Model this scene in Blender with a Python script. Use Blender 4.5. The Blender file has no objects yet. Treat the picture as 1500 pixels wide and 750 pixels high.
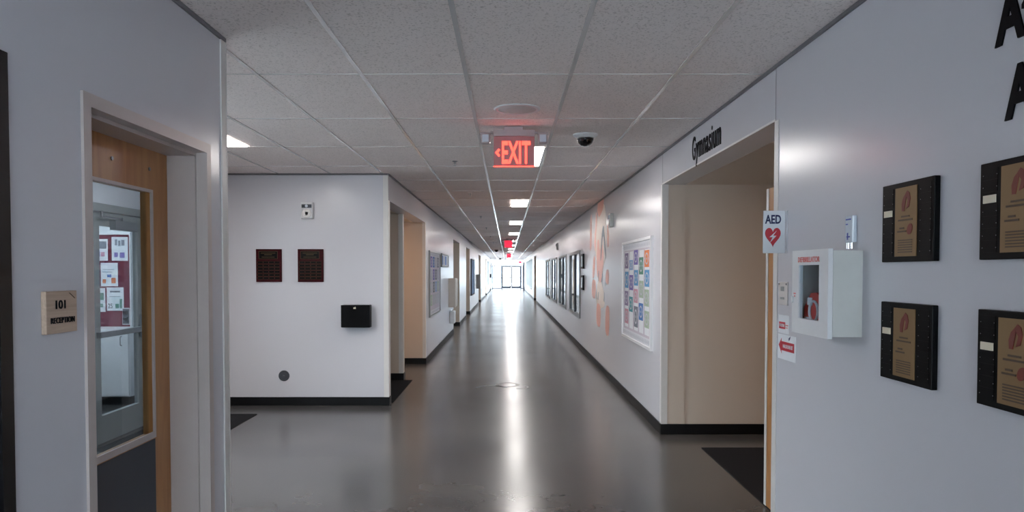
import bpy, bmesh, math, random
from mathutils import Matrix, Vector
random.seed(7)
PI = math.pi
SC = bpy.context.scene
COL = SC.collection
H = 2.731          # ceiling height
XR, XL = 1.5, -1.4  # corridor wall planes
YE = 67.0          # far end

# ------------------------------------------------------------------ materials
def srgb(r, g, b):
    def f(c):
        c /= 255.0
        return c / 12.92 if c <= 0.04045 else ((c + 0.055) / 1.055) ** 2.4
    return (f(r), f(g), f(b), 1.0)

def mat(name, rgb, rough=0.5, metal=0.0, emit=None, estr=0.0, spec=0.5, bump=None, var=None, coat=0.0):
    m = bpy.data.materials.new(name); m.use_nodes = True
    nt = m.node_tree; b = nt.nodes['Principled BSDF']
    b.inputs['Base Color'].default_value = srgb(*rgb)
    b.inputs['Roughness'].default_value = rough
    b.inputs['Metallic'].default_value = metal
    b.inputs['Specular IOR Level'].default_value = spec
    b.inputs['Coat Weight'].default_value = coat
    if emit:
        b.inputs['Emission Color'].default_value = srgb(*emit)
        b.inputs['Emission Strength'].default_value = estr
    tc = nt.nodes.new('ShaderNodeTexCoord')
    vary = var or (18.0, 0.04)
    n = nt.nodes.new('ShaderNodeTexNoise'); n.inputs['Scale'].default_value = vary[0]; n.inputs['Detail'].default_value = 3
    nt.links.new(tc.outputs['Object'], n.inputs['Vector'])
    mx = nt.nodes.new('ShaderNodeMix'); mx.data_type = 'RGBA'
    c = srgb(*rgb); d = vary[1]
    mx.inputs[6].default_value = tuple(max(0, v * (1 - d)) for v in c[:3]) + (1,)
    mx.inputs[7].default_value = tuple(min(1, v * (1 + d)) for v in c[:3]) + (1,)
    nt.links.new(n.outputs['Fac'], mx.inputs[0]); nt.links.new(mx.outputs[2], b.inputs['Base Color'])
    if bump:
        nb = nt.nodes.new('ShaderNodeTexNoise'); nb.inputs['Scale'].default_value = bump[0]; nb.inputs['Detail'].default_value = 4
        mp = nt.nodes.new('ShaderNodeMapping'); mp.inputs['Scale'].default_value = bump[2] if len(bump) > 2 else (1, 1, 1)
        nt.links.new(tc.outputs['Object'], mp.inputs['Vector']); nt.links.new(mp.outputs['Vector'], nb.inputs['Vector'])
        bp = nt.nodes.new('ShaderNodeBump'); bp.inputs['Strength'].default_value = bump[1]; bp.inputs['Distance'].default_value = 0.002
        nt.links.new(nb.outputs['Fac'], bp.inputs['Height']); nt.links.new(bp.outputs['Normal'], b.inputs['Normal'])
    return m

def wood(name, a, b_, scale=(14, 14, 1.2), rough=0.35, spec=0.5):
    m = bpy.data.materials.new(name); m.use_nodes = True
    nt = m.node_tree; b = nt.nodes['Principled BSDF']
    tc = nt.nodes.new('ShaderNodeTexCoord'); mp = nt.nodes.new('ShaderNodeMapping'); mp.inputs['Scale'].default_value = scale
    n = nt.nodes.new('ShaderNodeTexNoise'); n.inputs['Scale'].default_value = 3; n.inputs['Detail'].default_value = 6; n.inputs['Distortion'].default_value = 1.2
    r = nt.nodes.new('ShaderNodeValToRGB')
    r.color_ramp.elements[0].position = 0.3; r.color_ramp.elements[0].color = srgb(*a)
    r.color_ramp.elements[1].position = 0.75; r.color_ramp.elements[1].color = srgb(*b_)
    nt.links.new(tc.outputs['Object'], mp.inputs['Vector']); nt.links.new(mp.outputs['Vector'], n.inputs['Vector'])
    nt.links.new(n.outputs['Fac'], r.inputs['Fac']); nt.links.new(r.outputs['Color'], b.inputs['Base Color'])
    b.inputs['Roughness'].default_value = rough; b.inputs['Specular IOR Level'].default_value = spec
    return m

def glassmat(name, tint=(235, 242, 245), gl=0.08, k=0.3):
    m = bpy.data.materials.new(name); m.use_nodes = True
    nt = m.node_tree; nt.nodes.clear()
    o = nt.nodes.new('ShaderNodeOutputMaterial'); mx = nt.nodes.new('ShaderNodeMixShader')
    t = nt.nodes.new('ShaderNodeBsdfTransparent'); t.inputs['Color'].default_value = srgb(*tint)
    g = nt.nodes.new('ShaderNodeBsdfGlossy'); g.inputs['Roughness'].default_value = 0.02
    f = nt.nodes.new('ShaderNodeLayerWeight'); f.inputs['Blend'].default_value = 0.25
    mu = nt.nodes.new('ShaderNodeMath'); mu.operation = 'MULTIPLY_ADD'; mu.inputs[1].default_value = k; mu.inputs[2].default_value = gl * 0.4; mu.use_clamp = True
    nt.links.new(f.outputs['Fresnel'], mu.inputs[0]); nt.links.new(mu.outputs[0], mx.inputs[0])
    nt.links.new(t.outputs[0], mx.inputs[1]); nt.links.new(g.outputs[0], mx.inputs[2]); nt.links.new(mx.outputs[0], o.inputs['Surface'])
    return m

def floor_material():
    m = bpy.data.materials.new('polished_concrete'); m.use_nodes = True
    nt = m.node_tree; b = nt.nodes['Principled BSDF']; L = nt.links.new
    tc = nt.nodes.new('ShaderNodeTexCoord')
    n = nt.nodes.new('ShaderNodeTexNoise'); n.inputs['Scale'].default_value = 1.3; n.inputs['Detail'].default_value = 9; n.inputs['Roughness'].default_value = 0.62
    L(tc.outputs['Object'], n.inputs['Vector'])
    r = nt.nodes.new('ShaderNodeValToRGB')
    r.color_ramp.elements[0].position = 0.3; r.color_ramp.elements[0].color = srgb(68, 67, 68)
    r.color_ramp.elements[1].position = 0.72; r.color_ramp.elements[1].color = srgb(92, 89, 87)
    L(n.outputs['Fac'], r.inputs['Fac'])
    # sawn control joints every 3.05 m along the corridor
    sp = nt.nodes.new('ShaderNodeSeparateXYZ'); L(tc.outputs['Object'], sp.inputs[0])
    def joint(sock, period, off):
        a = nt.nodes.new('ShaderNodeMath'); a.operation = 'ADD'; a.inputs[1].default_value = off; L(sock, a.inputs[0])
        d = nt.nodes.new('ShaderNodeMath'); d.operation = 'PINGPONG'; d.inputs[1].default_value = period / 2; L(a.outputs[0], d.inputs[0])
        c = nt.nodes.new('ShaderNodeMath'); c.operation = 'LESS_THAN'; c.inputs[1].default_value = 0.006; L(d.outputs[0], c.inputs[0])
        return c.outputs[0]
    j1 = joint(sp.outputs['Y'], 3.2, -9.35 + 3.2 * 20)
    mx = nt.nodes.new('ShaderNodeMix'); mx.data_type = 'RGBA'; L(j1, mx.inputs[0]); L(r.outputs['Color'], mx.inputs[6]); mx.inputs[7].default_value = srgb(34, 34, 35)
    L(mx.outputs[2], b.inputs['Base Color'])
    n2 = nt.nodes.new('ShaderNodeTexNoise'); n2.inputs['Scale'].default_value = 0.9; n2.inputs['Detail'].default_value = 2
    L(tc.outputs['Object'], n2.inputs['Vector'])
    mr = nt.nodes.new('ShaderNodeMapRange'); mr.inputs['To Min'].default_value = 0.17; mr.inputs['To Max'].default_value = 0.29
    L(n2.outputs['Fac'], mr.inputs['Value']); L(mr.outputs[0], b.inputs['Roughness'])
    b.inputs['Specular IOR Level'].default_value = 0.52
    n3 = nt.nodes.new('ShaderNodeTexNoise'); n3.inputs['Scale'].default_value = 5; n3.inputs['Detail'].default_value = 2
    L(tc.outputs['Object'], n3.inputs['Vector'])
    bp = nt.nodes.new('ShaderNodeBump'); bp.inputs['Strength'].default_value = 0.0; bp.inputs['Distance'].default_value = 0.001
    L(n3.outputs['Fac'], bp.inputs['Height']); L(bp.outputs['Normal'], b.inputs['Normal'])
    return m

def tile_material():
    m = bpy.data.materials.new('acoustic_tile'); m.use_nodes = True
    nt = m.node_tree; b = nt.nodes['Principled BSDF']; L = nt.links.new
    tc = nt.nodes.new('ShaderNodeTexCoord')
    v = nt.nodes.new('ShaderNodeTexNoise'); v.inputs['Scale'].default_value = 95; v.inputs['Detail'].default_value = 5
    L(tc.outputs['Object'], v.inputs['Vector'])
    r = nt.nodes.new('ShaderNodeValToRGB')
    r.color_ramp.elements[0].position = 0.30; r.color_ramp.elements[0].color = srgb(206, 195, 190)
    r.color_ramp.elements[1].position = 0.46; r.color_ramp.elements[1].color = srgb(250, 240, 236)
    L(v.outputs['Fac'], r.inputs['Fac']); L(r.outputs['Color'], b.inputs['Base Color'])
    b.inputs['Roughness'].default_value = 0.9; b.inputs['Specular IOR Level'].default_value = 0.2
    bp = nt.nodes.new('ShaderNodeBump'); bp.inputs['Strength'].default_value = 0.35; bp.inputs['Distance'].default_value = 0.002
    L(v.outputs['Fac'], bp.inputs['Height']); L(bp.outputs['Normal'], b.inputs['Normal'])
    return m

M = {}
M['wall'] = mat('grey_wall_paint', (213, 212, 218), 0.24, bump=(60, 0.08, (1, 1, 0.25)), var=(1.5, 0.015), spec=0.5)
M['cream'] = mat('cream_wall_paint', (210, 195, 180), 0.45, bump=(70, 0.1), var=(1.5, 0.015))
M['white'] = mat('white_wall_paint', (225, 228, 230), 0.5, var=(2, 0.02))
M['tile'] = tile_material()
M['grid'] = mat('white_grid_metal', (232, 228, 226), 0.2, spec=0.8, coat=0.4)
M['angle'] = mat('grey_wall_angle', (120, 118, 122), 0.4)
M['floor'] = floor_material()
M['carpet'] = mat('charcoal_carpet', (34, 34, 37), 0.95, bump=(400, 0.8), var=(220, 0.5), spec=0.1)
M['base'] = mat('black_rubber', (9, 9, 12), 0.45, spec=0.25)
M['guard'] = mat('pale_corner_guard', (222, 219, 216), 0.35)
M['frame'] = mat('taupe_frame_paint', (196, 184, 180), 0.32, bump=(50, 0.05))
M['wood'] = wood('maple_door_veneer', (168, 112, 62), (196, 142, 88), (5, 5, 0.7))
M['signwood'] = wood('pale_sign_wood', (184, 158, 138), (212, 188, 166), (1, 18, 18), 0.5)
M['black'] = mat('black_plastic', (5, 5, 7), 0.45, spec=0.1)
M['satin_black'] = mat('satin_black_door', (22, 22, 25), 0.25)
M['ink'] = mat('black_vinyl', (8, 9, 15), 0.6, spec=0.12)
M['alu'] = mat('brushed_aluminium', (150, 152, 155), 0.38, 0.85)
M['greymetal'] = mat('grey_painted_metal', (138, 140, 140), 0.4)
M['chrome'] = mat('chrome', (210, 210, 212), 0.15, 1.0)
M['whitepl'] = mat('white_plastic', (226, 227, 228), 0.35)
M['whitemetal'] = mat('white_enamel', (232, 232, 234), 0.3)
M['darkframe'] = mat('dark_aluminium_frame', (86, 90, 100), 0.45)
M['grille'] = mat('perforated_white_grille', (214, 210, 208), 0.75, spec=0.2, bump=(500, 0.4))
M['tan'] = mat('beige_enamel', (196, 186, 174), 0.4)
M['greyside'] = mat('light_grey_enamel', (208, 208, 204), 0.4)
M['paper'] = mat('white_paper', (232, 234, 238), 0.8)
M['red'] = mat('safety_red', (196, 44, 60), 0.45)
M['palered'] = mat('faded_red_lettering', (226, 120, 118), 0.5)
M['maroon'] = mat('maroon_fabric', (112, 28, 52), 0.9, bump=(300, 0.4))
M['rosewood'] = wood('dark_rosewood', (44, 4, 12), (74, 10, 22), (2, 2, 14), 0.5, 0.1)
M['gold'] = mat('brushed_gold_plate', (138, 108, 70), 0.5, 0.2)
M['goldline'] = mat('gold_line', (92, 74, 40), 0.45, 0.3)
M['goldtext'] = mat('dark_engraving', (88, 68, 50), 0.6)
M['emblem'] = mat('dark_red_emblem', (118, 40, 26), 0.45)
M['ivory'] = mat('ivory_plate', (232, 220, 196), 0.4)
M['navy'] = mat('navy_ink', (20, 34, 84), 0.5)
M['darkgrey'] = mat('dark_grey_rubber', (70, 74, 82), 0.6)
M['glass'] = glassmat('clear_glass')
M['clear'] = glassmat('anti_reflective_glass', (240, 245, 248), 0.03, 0.1)
M['mirrorglass'] = glassmat('reflective_glass', (215, 225, 232), 0.2, 1.0)
M['bluelens'] = mat('blue_tinted_lens', (110, 116, 190), 0.2)
M['lens'] = mat('clear_strobe_lens', (212, 220, 230), 0.08)
M['dome'] = mat('black_glass_dome', (10, 11, 16), 0.05)
M['lamp'] = mat('lit_diffuser', (255, 255, 255), 0.5, emit=(255, 250, 246), estr=17.5)
M['exitred'] = mat('lit_red_letters', (255, 80, 60), 0.5, emit=(255, 62, 48), estr=2.6)
M['exitface'] = mat('edge_lit_sign_panel', (150, 118, 122), 0.25, emit=(190, 90, 92), estr=0.10)
M['exitfar'] = mat('lit_red_panel', (250, 40, 80), 0.4, emit=(255, 40, 70), estr=0.7)
M['signgrey'] = mat('sign_housing_grey', (176, 166, 168), 0.35)
M['bagred'] = mat('red_case_plastic', (214, 60, 50), 0.4)
M['coral'] = mat('coral_mural_paint', (236, 176, 160), 0.35)
M['peach'] = mat('peach_mural_paint', (238, 224, 214), 0.35)
M['slate'] = mat('slate_mural_paint', (112, 128, 142), 0.4)
M['ground'] = mat('pale_concrete_paving', (200, 202, 205), 0.8, var=(3, 0.06))
M['mark'] = mat('worn_floor_mark', (112, 113, 112), 0.35, var=(9, 0.3))

# ------------------------------------------------------------------ mesh helpers
class MB:
    def __init__(s): s.bm = bmesh.new(); s.mats = []
    def mi(s, m):
        if m is None: return 0
        if m not in s.mats: s.mats.append(m)
        return s.mats.index(m)
    def _paint(s, faces, m):
        i = s.mi(m)
        for f in faces: f.material_index = i
    def box(s, x0, x1, y0, y1, z0, z1, m=None, bev=0, seg=2, rot=None):
        r = bmesh.ops.create_cube(s.bm, size=1)
        vs = r['verts']
        c = Vector(((x0 + x1) / 2, (y0 + y1) / 2, (z0 + z1) / 2)); d = (abs(x1 - x0), abs(y1 - y0), abs(z1 - z0))
        for v in vs: v.co = Vector((v.co.x * d[0], v.co.y * d[1], v.co.z * d[2]))
        fs = set(f for v in vs for f in v.link_faces)
        s._paint(fs, m)
        if bev:
            es = list(set(e for v in vs for e in v.link_edges))
            rr = bmesh.ops.bevel(s.bm, geom=es, offset=bev, segments=seg, affect='EDGES', profile=0.6)
            vs = list(set(v for f in rr['faces'] for v in f.verts) | set(v for v in vs if v.is_valid))
            s._paint(set(f for v in vs for f in v.link_faces), m)
        for v in vs:
            if rot is not None: v.co = rot @ v.co
            v.co += c
        return s
    def cyl(s, p0, p1, r0, r1=None, m=None, seg=24, caps=True):
        p0 = Vector(p0); p1 = Vector(p1); d = p1 - p0
        r1 = r0 if r1 is None else r1
        mtx = Matrix.Translation((p0 + p1) / 2) @ d.to_track_quat('Z', 'Y').to_matrix().to_4x4()
        r = bmesh.ops.create_cone(s.bm, cap_ends=caps, segments=seg, radius1=r0, radius2=max(r1, 1e-5), depth=d.length, matrix=mtx)
        s._paint(set(f for v in r['verts'] for f in v.link_faces), m)
        return s
    def tube(s, pts, r, m=None, seg=10):
        for a, b in zip(pts, pts[1:]): s.cyl(a, b, r, m=m, seg=seg)
        return s
    def lathe(s, prof, m=None, seg=32, axis='Z', c=(0, 0, 0)):
        rings = []
        for (r, h) in prof:
            ring = []
            for k in range(seg):
                a = 2 * PI * k / seg
                if axis == 'Z': p = (c[0] + r * math.cos(a), c[1] + r * math.sin(a), c[2] + h)
                else: p = (c[0] + r * math.cos(a), c[1] + h, c[2] + r * math.sin(a))
                ring.append(s.bm.verts.new(p))
            rings.append(ring)
        fs = []
        for a, b in zip(rings, rings[1:]):
            for k in range(seg):
                fs.append(s.bm.faces.new((a[k], a[(k + 1) % seg], b[(k + 1) % seg], b[k])))
        fs.append(s.bm.faces.new(rings[0][::-1])); fs.append(s.bm.faces.new(rings[-1]))
        s._paint(fs, m); bmesh.ops.recalc_face_normals(s.bm, faces=fs)
        for f in fs[:-2]: f.smooth = True
        return s
    def prism(s, pts, y0, y1, m=None):
        """polygon in (x, z) pulled from y0 to y1"""
        a = [s.bm.verts.new((p[0], y0, p[1])) for p in pts]; b = [s.bm.verts.new((p[0], y1, p[1])) for p in pts]
        fs = [s.bm.faces.new(a), s.bm.faces.new(b[::-1])]
        n = len(pts)
        for k in range(n): fs.append(s.bm.faces.new((a[k], b[k], b[(k + 1) % n], a[(k + 1) % n])))
        s._paint(fs, m); bmesh.ops.recalc_face_normals(s.bm, faces=fs)
        return s
    def build(s, name, m=None, parent=None, loc=(0, 0, 0), rz=0):
        if m is not None and not s.mats: s.mats = [m]
        me = bpy.data.meshes.new(name); s.bm.to_mesh(me); s.bm.free()
        for q in s.mats: me.materials.append(q)
        o = bpy.data.objects.new(name, me); COL.objects.link(o)
        if parent is not None: o.parent = parent
        o.location = loc; o.rotation_euler = (0, 0, rz)
        return o

def B(x0, x1, y0, y1, z0, z1, bev=0): return MB().box(x0, x1, y0, y1, z0, z1, None, bev)

def tag(o, label=None, cat=None, group=None, kind=None):
    if label: o['label'] = label
    if cat: o['category'] = cat
    if group: o['group'] = group
    if kind: o['kind'] = kind
    return o
def thing(name, label, cat, loc=(0, 0, 0), rz=0, group=None):
    o = bpy.data.objects.new(name, None); COL.objects.link(o); o.empty_display_size = 0.1
    o.location = loc; o.rotation_euler = (0, 0, rz)
    return tag(o, label, cat, group)
def struct(name, mb, m=None, parent=None, loc=(0, 0, 0), rz=0):
    o = mb.build(name, m, parent, loc, rz)
    if parent is None: o['kind'] = 'structure'
    return o
def sempty(name, loc=(0, 0, 0), rz=0):
    o = bpy.data.objects.new(name, None); COL.objects.link(o); o.location = loc; o.rotation_euler = (0, 0, rz); o['kind'] = 'structure'
    return o
def copy_tree(o, parent=None):
    c = o.copy(); COL.objects.link(c); c.parent = parent
    for ch in [q for q in bpy.data.objects if q.parent == o]: copy_tree(ch, c)
    return c

def text_into(mb, s, x0, x1, z0, z1, y0, y1, m=None, weight=0.0, spacing=1.0):
    """letters filling the box x0..x1, z0..z1 with thickness y0..y1"""
    cu = bpy.data.curves.new('t', 'FONT'); cu.body = s; cu.extrude = 0.5; cu.offset = weight; cu.resolution_u = 4; cu.space_character = spacing
    ob = bpy.data.objects.new('t', cu)
    me = bpy.data.meshes.new_from_object(ob)
    xs = [v.co.x for v in me.vertices]; ys = [v.co.y for v in me.vertices]
    a, b, c, d = min(xs), max(xs), min(ys), max(ys)
    i = mb.mi(m); n0 = len(mb.bm.faces); nv = len(mb.bm.verts)
    mb.bm.from_mesh(me)
    mb.bm.verts.ensure_lookup_table(); mb.bm.faces.ensure_lookup_table()
    for v in mb.bm.verts[nv:]:
        X, Y, Z = v.co
        v.co = Vector((x0 + (X - a) / (b - a) * (x1 - x0), y0 + (Z + 0.5) * (y1 - y0), z0 + (Y - c) / (d - c) * (z1 - z0)))
    for f in mb.bm.faces[n0:]: f.material_index = i; f.smooth = False
    bmesh.ops.recalc_face_normals(mb.bm, faces=mb.bm.faces[n0:])
    bpy.data.objects.remove(ob); bpy.data.curves.remove(cu); bpy.data.meshes.remove(me)
    return mb

RR, RL, RB = -PI / 2, PI / 2, 0.0   # mounted on the right wall, left wall, a wall facing the camera
# local frame of a mounted thing: +x reads to the right, -y points out of the wall, +z up

# ------------------------------------------------------------------ camera
cam = bpy.data.cameras.new('camera'); co = bpy.data.objects.new('camera', cam); COL.objects.link(co)
cam.sensor_width = 36; cam.lens = 1058 / 1500 * 36
pitch = math.radians(1.6)
co.location = (0, 0, 1.58); co.rotation_euler = (PI / 2 - pitch, 0, 0)
cam.shift_x = 7 / 1500; cam.shift_y = (398 + 1058 * math.tan(pitch) - 375) / 1500
cam.clip_end = 300
SC.camera = co

# ------------------------------------------------------------------ the setting
struct('floor', B(-8, 6, -4, YE + 0.1, -0.15, 0), M['floor'])
struct('ground_side', MB().box(6.001, 30, -4.1, YE + 0.1, -0.2, -0.02).box(-30, -8.001, -4.1, YE + 0.1, -0.2, -0.02), M['ground'])
struct('ground', B(-30, 30, YE + 0.1, YE + 40, -0.2, -0.02), M['ground'])
ce = struct('ceiling', MB().box(XL - 0.01, XR + 0.01, -4, YE, H, H + 0.1).box(-3.71, XL - 0.01, 3.6, 8.5, H, H + 0.1), M['tile'])
g = MB()
GX = [0.37 + 0.61 * k for k in range(-7, 2)]
for x in GX:
    if XL < x < XR: g.box(x - 0.012, x + 0.012, -4, YE, H - 0.004, H + 0.002)
    elif x > -3.7: g.box(x - 0.012, x + 0.012, 3.6, 8.5, H - 0.004, H + 0.002)
y = 4.24 - 1.22 * 6
while y < YE:
    if 3.6 < y < 8.5:
        g.box(-3.7, XR, y - 0.006, y + 0.006, H - 0.0025, H + 0.002)
    else:
        g.box(XL, XR, y - 0.006, y + 0.006, H - 0.0025, H + 0.002)
    y += 1.22
g.build('ceiling_grid', M['grid'], ce)
a = MB()
a.box(XR - 0.012, XR - 0.0005, -4, YE, H - 0.02, H - 0.001); a.box(XL + 0.0005, XL + 0.012, -4, 3.6, H - 0.02, H - 0.001)
a.box(XL + 0.0005, XL + 0.012, 8.5, YE, H - 0.02, H - 0.001); a.box(-3.69, XL, 8.488, 8.4995, H - 0.02, H - 0.001)
struct('trim_1', a, M['angle'])

# right wall with the gymnasium opening, the row of windows and one door recess
WN = [(14.8, 17.3), (18.3, 20.8), (21.8, 24.3), (25.3, 27.8)]
RREC = [(37.4, 40.4)]
w = MB(); T = 0.22
w.box(XR, XR + T, -4, 4.06, 0, H)
w.box(XR, XR + T, 4.06, 7.0, 2.42, H)
w.box(XR, XR + T, 7.0, WN[0][0], 0, H)
for i, (y0, y1) in enumerate(WN):
    w.box(XR, XR + T, y0, y1, 0, 0.62); w.box(XR, XR + T, y0, y1, 2.02, H)
    nx = WN[i + 1][0] if i < 3 else RREC[0][0]
    w.box(XR, XR + T, y1, nx, 0, H)
w.box(XR, XR + T, 37.4, 40.4, 2.42, H)
w.box(XR, XR + T, 40.4, 43, 0, H); w.box(XR, XR + T, 43, 58, 0, 0.5); w.box(XR, XR + T, 43, 58, 2.4, H); w.box(XR, XR + T, 58, YE, 0, H)
struct('wall_right', w, M['wall'])

# left wall: reception side
w = MB(); X0 = XL - 0.2
w.box(X0, XL, -4, 1.02, 0, H); w.box(X0, XL, 1.02, 2.03, 2.19, H); w.box(X0, XL, 2.03, 2.385, 0, H)
w.box(X0, XL, 2.385, 3.405, 2.175, H); w.box(X0, XL, 3.405, 3.6, 0, H)
struct('wall_left', w, M['wall'])
# left wall of the far corridor, with recesses
LREC = [(18.8, 21.2), (24.6, 27.0), (35.4, 38.0), (46.4, 49.0), (58.4, 61.0)]
w = MB(); X0 = XL - 0.2
w.box(X0, XL, 8.62, 12.36, 2.42, H)
prev = 12.36
for (y0, y1) in LREC:
    if y0 > 58: w.box(X0, XL, prev, 50, 0, H); w.box(X0, XL, 50, 57.6, 0, 0.5); w.box(X0, XL, 50, 57.6, 2.4, H); prev = 57.6
    w.box(X0, XL, prev, y0, 0, H); w.box(X0, XL, y0, y1, 2.42, H); prev = y1
w.box(X0, XL, prev, 62, 0, H); w.box(X0, XL, 62, 66.4, 0, 0.5); w.box(X0, XL, 62, 66.4, 2.4, H); w.box(X0, XL, 66.4, YE, 0, H)
struct('wall_corridor_left', w, M['wall'])
# recess linings (cream) at back and on the far jamb
w = MB()
for (y0, y1) in LREC:
    w.box(X0 - 0.06, X0 - 0.0, y0, y1, 0, 2.42)
    w.box(X0, XL - 0.004, y1 - 0.012, y1 - 0.0005, 0, 2.419)
    w.box(X0, XL - 0.004, y0 + 0.0005, y0 + 0.012, 0, 2.419)
struct('wall_recess_left', w, M['cream'])
w = MB()
for (y0, y1) in RREC:
    w.box(XR + T, XR + T + 0.06, y0, y1, 0, 2.42)
    w.box(XR + 0.004, XR + T, y1 - 0.012, y1 - 0.0005, 0, 2.419); w.box(XR + 0.004, XR + T, y0 + 0.0005, y0 + 0.012, 0, 2.419)
struct('wall_recess_right', w, M['cream'])
# wall facing the camera left of the corridor
struct('wall_back', B(-3.7, XL, 8.5, 8.62, 0, H), M['wall'])
struct('wall_behind_camera', MB().box(-1.6, 1.72, -4.1, -4.0, 2.6, H).box(-1.6, 1.72, -4.1, -4.0, 0, 0.1).box(-1.6, XL, -4.1, -4.0, 0.1, 2.6).box(XR, 1.72, -4.1, -4.0, 0.1, 2.6), M['wall'])
wn = sempty('window_8', (XL, -4.1, 0.1))  # unseen window added behind the camera as soft fill for the near walls
MB().box(0, 2.9, 0.02, 0.08, 0, 0.06).box(0, 2.9, 0.02, 0.08, 2.44, 2.5).box(0, 0.06, 0.02, 0.08, 0.06, 2.44).box(2.84, 2.9, 0.02, 0.08, 0.06, 2.44).box(1.42, 1.48, 0.02, 0.08, 0.06, 2.44).build('window_frame', M['greymetal'], wn)
MB().box(0.06, 1.42, 0.05, 0.056, 0.06, 2.44).box(1.48, 2.84, 0.05, 0.056, 0.06, 2.44).build('window_pane', M['glass'], wn)
struct('ground_bounce', B(-30, 30, -40, -4.1, -0.2, -0.02), M['ground'])  # unseen pale ground, added to bounce sky light up to the near ceiling
# lobby outer wall with the glazed metal door and a daylight window
w = MB()
w.box(-3.85, -3.7, 3.45, 3.95, 0, H); w.box(-3.85, -3.7, 3.95, 6.05, 0, 0.2); w.box(-3.85, -3.7, 3.95, 6.05, 2.5, H)
w.box(-3.85, -3.7, 6.05, 6.38, 0, H); w.box(-3.85, -3.7, 6.38, 7.46, 2.2, H); w.box(-3.85, -3.7, 7.46, 8.62, 0, H)
struct('wall_lobby', w, M['wall'])
# reception room shell, with an interior window towards the lobby
w = MB()
w.box(-3.7, -1.6, 3.6, 3.7, 0, 0.35); w.box(-3.7, -1.6, 3.6, 3.7, 2.5, H); w.box(-1.66, -1.6, 3.6, 3.7, 0.35, 2.5); w.box(-3.7, -3.4, 3.6, 3.7, 0.35, 2.5)
w.box(-1.6, XL, 3.6, 3.605, 0, H)
struct('wall_reception_front', w, M['wall'])
w = MB(); w.box(-5.0, -4.9, -1.0, 3.6, 0, H); w.box(-5.0, -1.6, -1.1, -1.0, 0, H); w.box(-4.9, -3.85, 3.5, 3.6, 0, H)
struct('wall_reception', w, M['white'])
struct('ceiling_reception', B(-5.0, -1.6, -1.1, 3.6, H, H + 0.1), M['tile'])
# room behind the metal door
w = MB(); w.box(-7.6, -3.85, 9.0, 9.1, 0, H); w.box(-7.7, -7.6, 3.6, 9.1, 0, H); w.box(-3.86, -3.85, 8.62, 9.0, 0, H)
struct('wall_office', w, M['white'])
struct('ceiling_office', B(-7.7, -3.85, 6.2, 9.1, H, H + 0.1), M['tile'])
struct('wall_office_side', B(-7.6, -3.85, 6.1, 6.2, 0, H), M['white'])

# gymnasium vestibule
w = MB()
w.box(XR, 4.6, 7.0, 7.12, 0, 2.42) if False else w.box(XR + T, 4.6, 7.0, 7.12, 0, 2.42)
w.box(4.6, 4.7, 3.0, 7.12, 0, 2.42); w.box(XR + T, 4.6, 2.9, 3.0, 0, 2.42)
w.box(XR + 0.004, XR + T, 6.988, 6.9995, 0, 2.419)
struct('wall_vestibule', w, M['cream'])
struct('ceiling_vestibule', B(XR + T, 4.7, 2.9, 7.12, 2.42, 2.5), M['cream'])
# left alcove
w = MB()
w.box(-3.3, -3.2, 8.62, 12.36, 0, 2.42); w.box(-3.2, XL - 0.2, 12.36, 12.48, 0, 2.42); w.box(-3.2, -1.52, 10.5, 10.66, 0, 2.42)
w.box(XL - 0.2, XL - 0.004, 12.348, 12.3595, 0, 2.419); w.box(-3.2, XL - 0.004, 8.62, 8.632, 0, 2.419)
struct('wall_alcove', w, M['cream'])
struct('ceiling_alcove', B(-3.3, XL - 0.2, 8.62, 12.48, 2.42, 2.5), M['cream'])
# classroom behind the row of windows
w = MB(); w.box(5.2, 5.3, 14, 14.4, 0, H).box(5.2, 5.3, 28.4, 29, 0, H).box(5.2, 5.3, 14.4, 28.4, 0, 0.8).box(5.2, 5.3, 14.4, 28.4, 2.5, H); w.box(XR + T, 5.3, 13.9, 14, 0, H); w.box(XR + T, 5.3, 29, 29.1, 0, H)
struct('wall_classroom', w, M['cream'])
struct('ceiling_classroom', B(XR + T, 5.3, 13.9, 29.1, H, H + 0.1), M['tile'])

# baseboards
b = MB(); bh = 0.1; bt = 0.012
segs = [(-4, 4.06), (7.0, RREC[0][0]), (RREC[0][1], YE)]
for s in segs: b.box(XR - bt, XR - 0.0005, s[0], s[1], 0, bh)
for (y0, y1) in RREC: b.box(XR + T - bt, XR + T, y0, y1, 0, bh); b.box(XR - bt, XR + T - bt, y1 - 0.024, y1 - 0.0125, 0, bh)
struct('baseboard_right', b, M['base'])
b = MB()
b.box(XL + 0.0005, XL + bt, 2.05, 2.37, 0, bh); b.box(XL + 0.0005, XL + bt, 3.42, 3.6, 0, bh)
prev = 12.36
for (y0, y1) in LREC:
    b.box(XL + 0.0005, XL + bt, prev, y0, 0, bh); b.box(XL - 0.2, XL + bt, y1 - 0.024, y1 - 0.0125, 0, bh); prev = y1
b.box(XL + 0.0005, XL + bt, prev, YE, 0, bh)
struct('baseboard_left', b, M['base'])
struct('baseboard_back', MB().box(-3.69, XL + bt, 8.5 - bt, 8.4995, 0, bh).box(XL + 0.0005, XL + bt, 8.5, 8.62, 0, bh), M['base'])
struct('baseboard_vestibule', B(XR - bt, 4.59, 6.975, 6.9875, 0, bh), M['base'])
struct('baseboard_alcove', MB().box(-3.2, XL + bt, 12.335, 12.3475, 0, bh).box(-3.2, -1.51, 10.487, 10.4995, 0, bh).box(-1.5195, -1.508, 10.5, 10.66, 0, bh), M['base'])
struct('baseboard_office', B(-7.5, -3.87, 8.985, 8.9995, 0, 0.12), M['base'])

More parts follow.
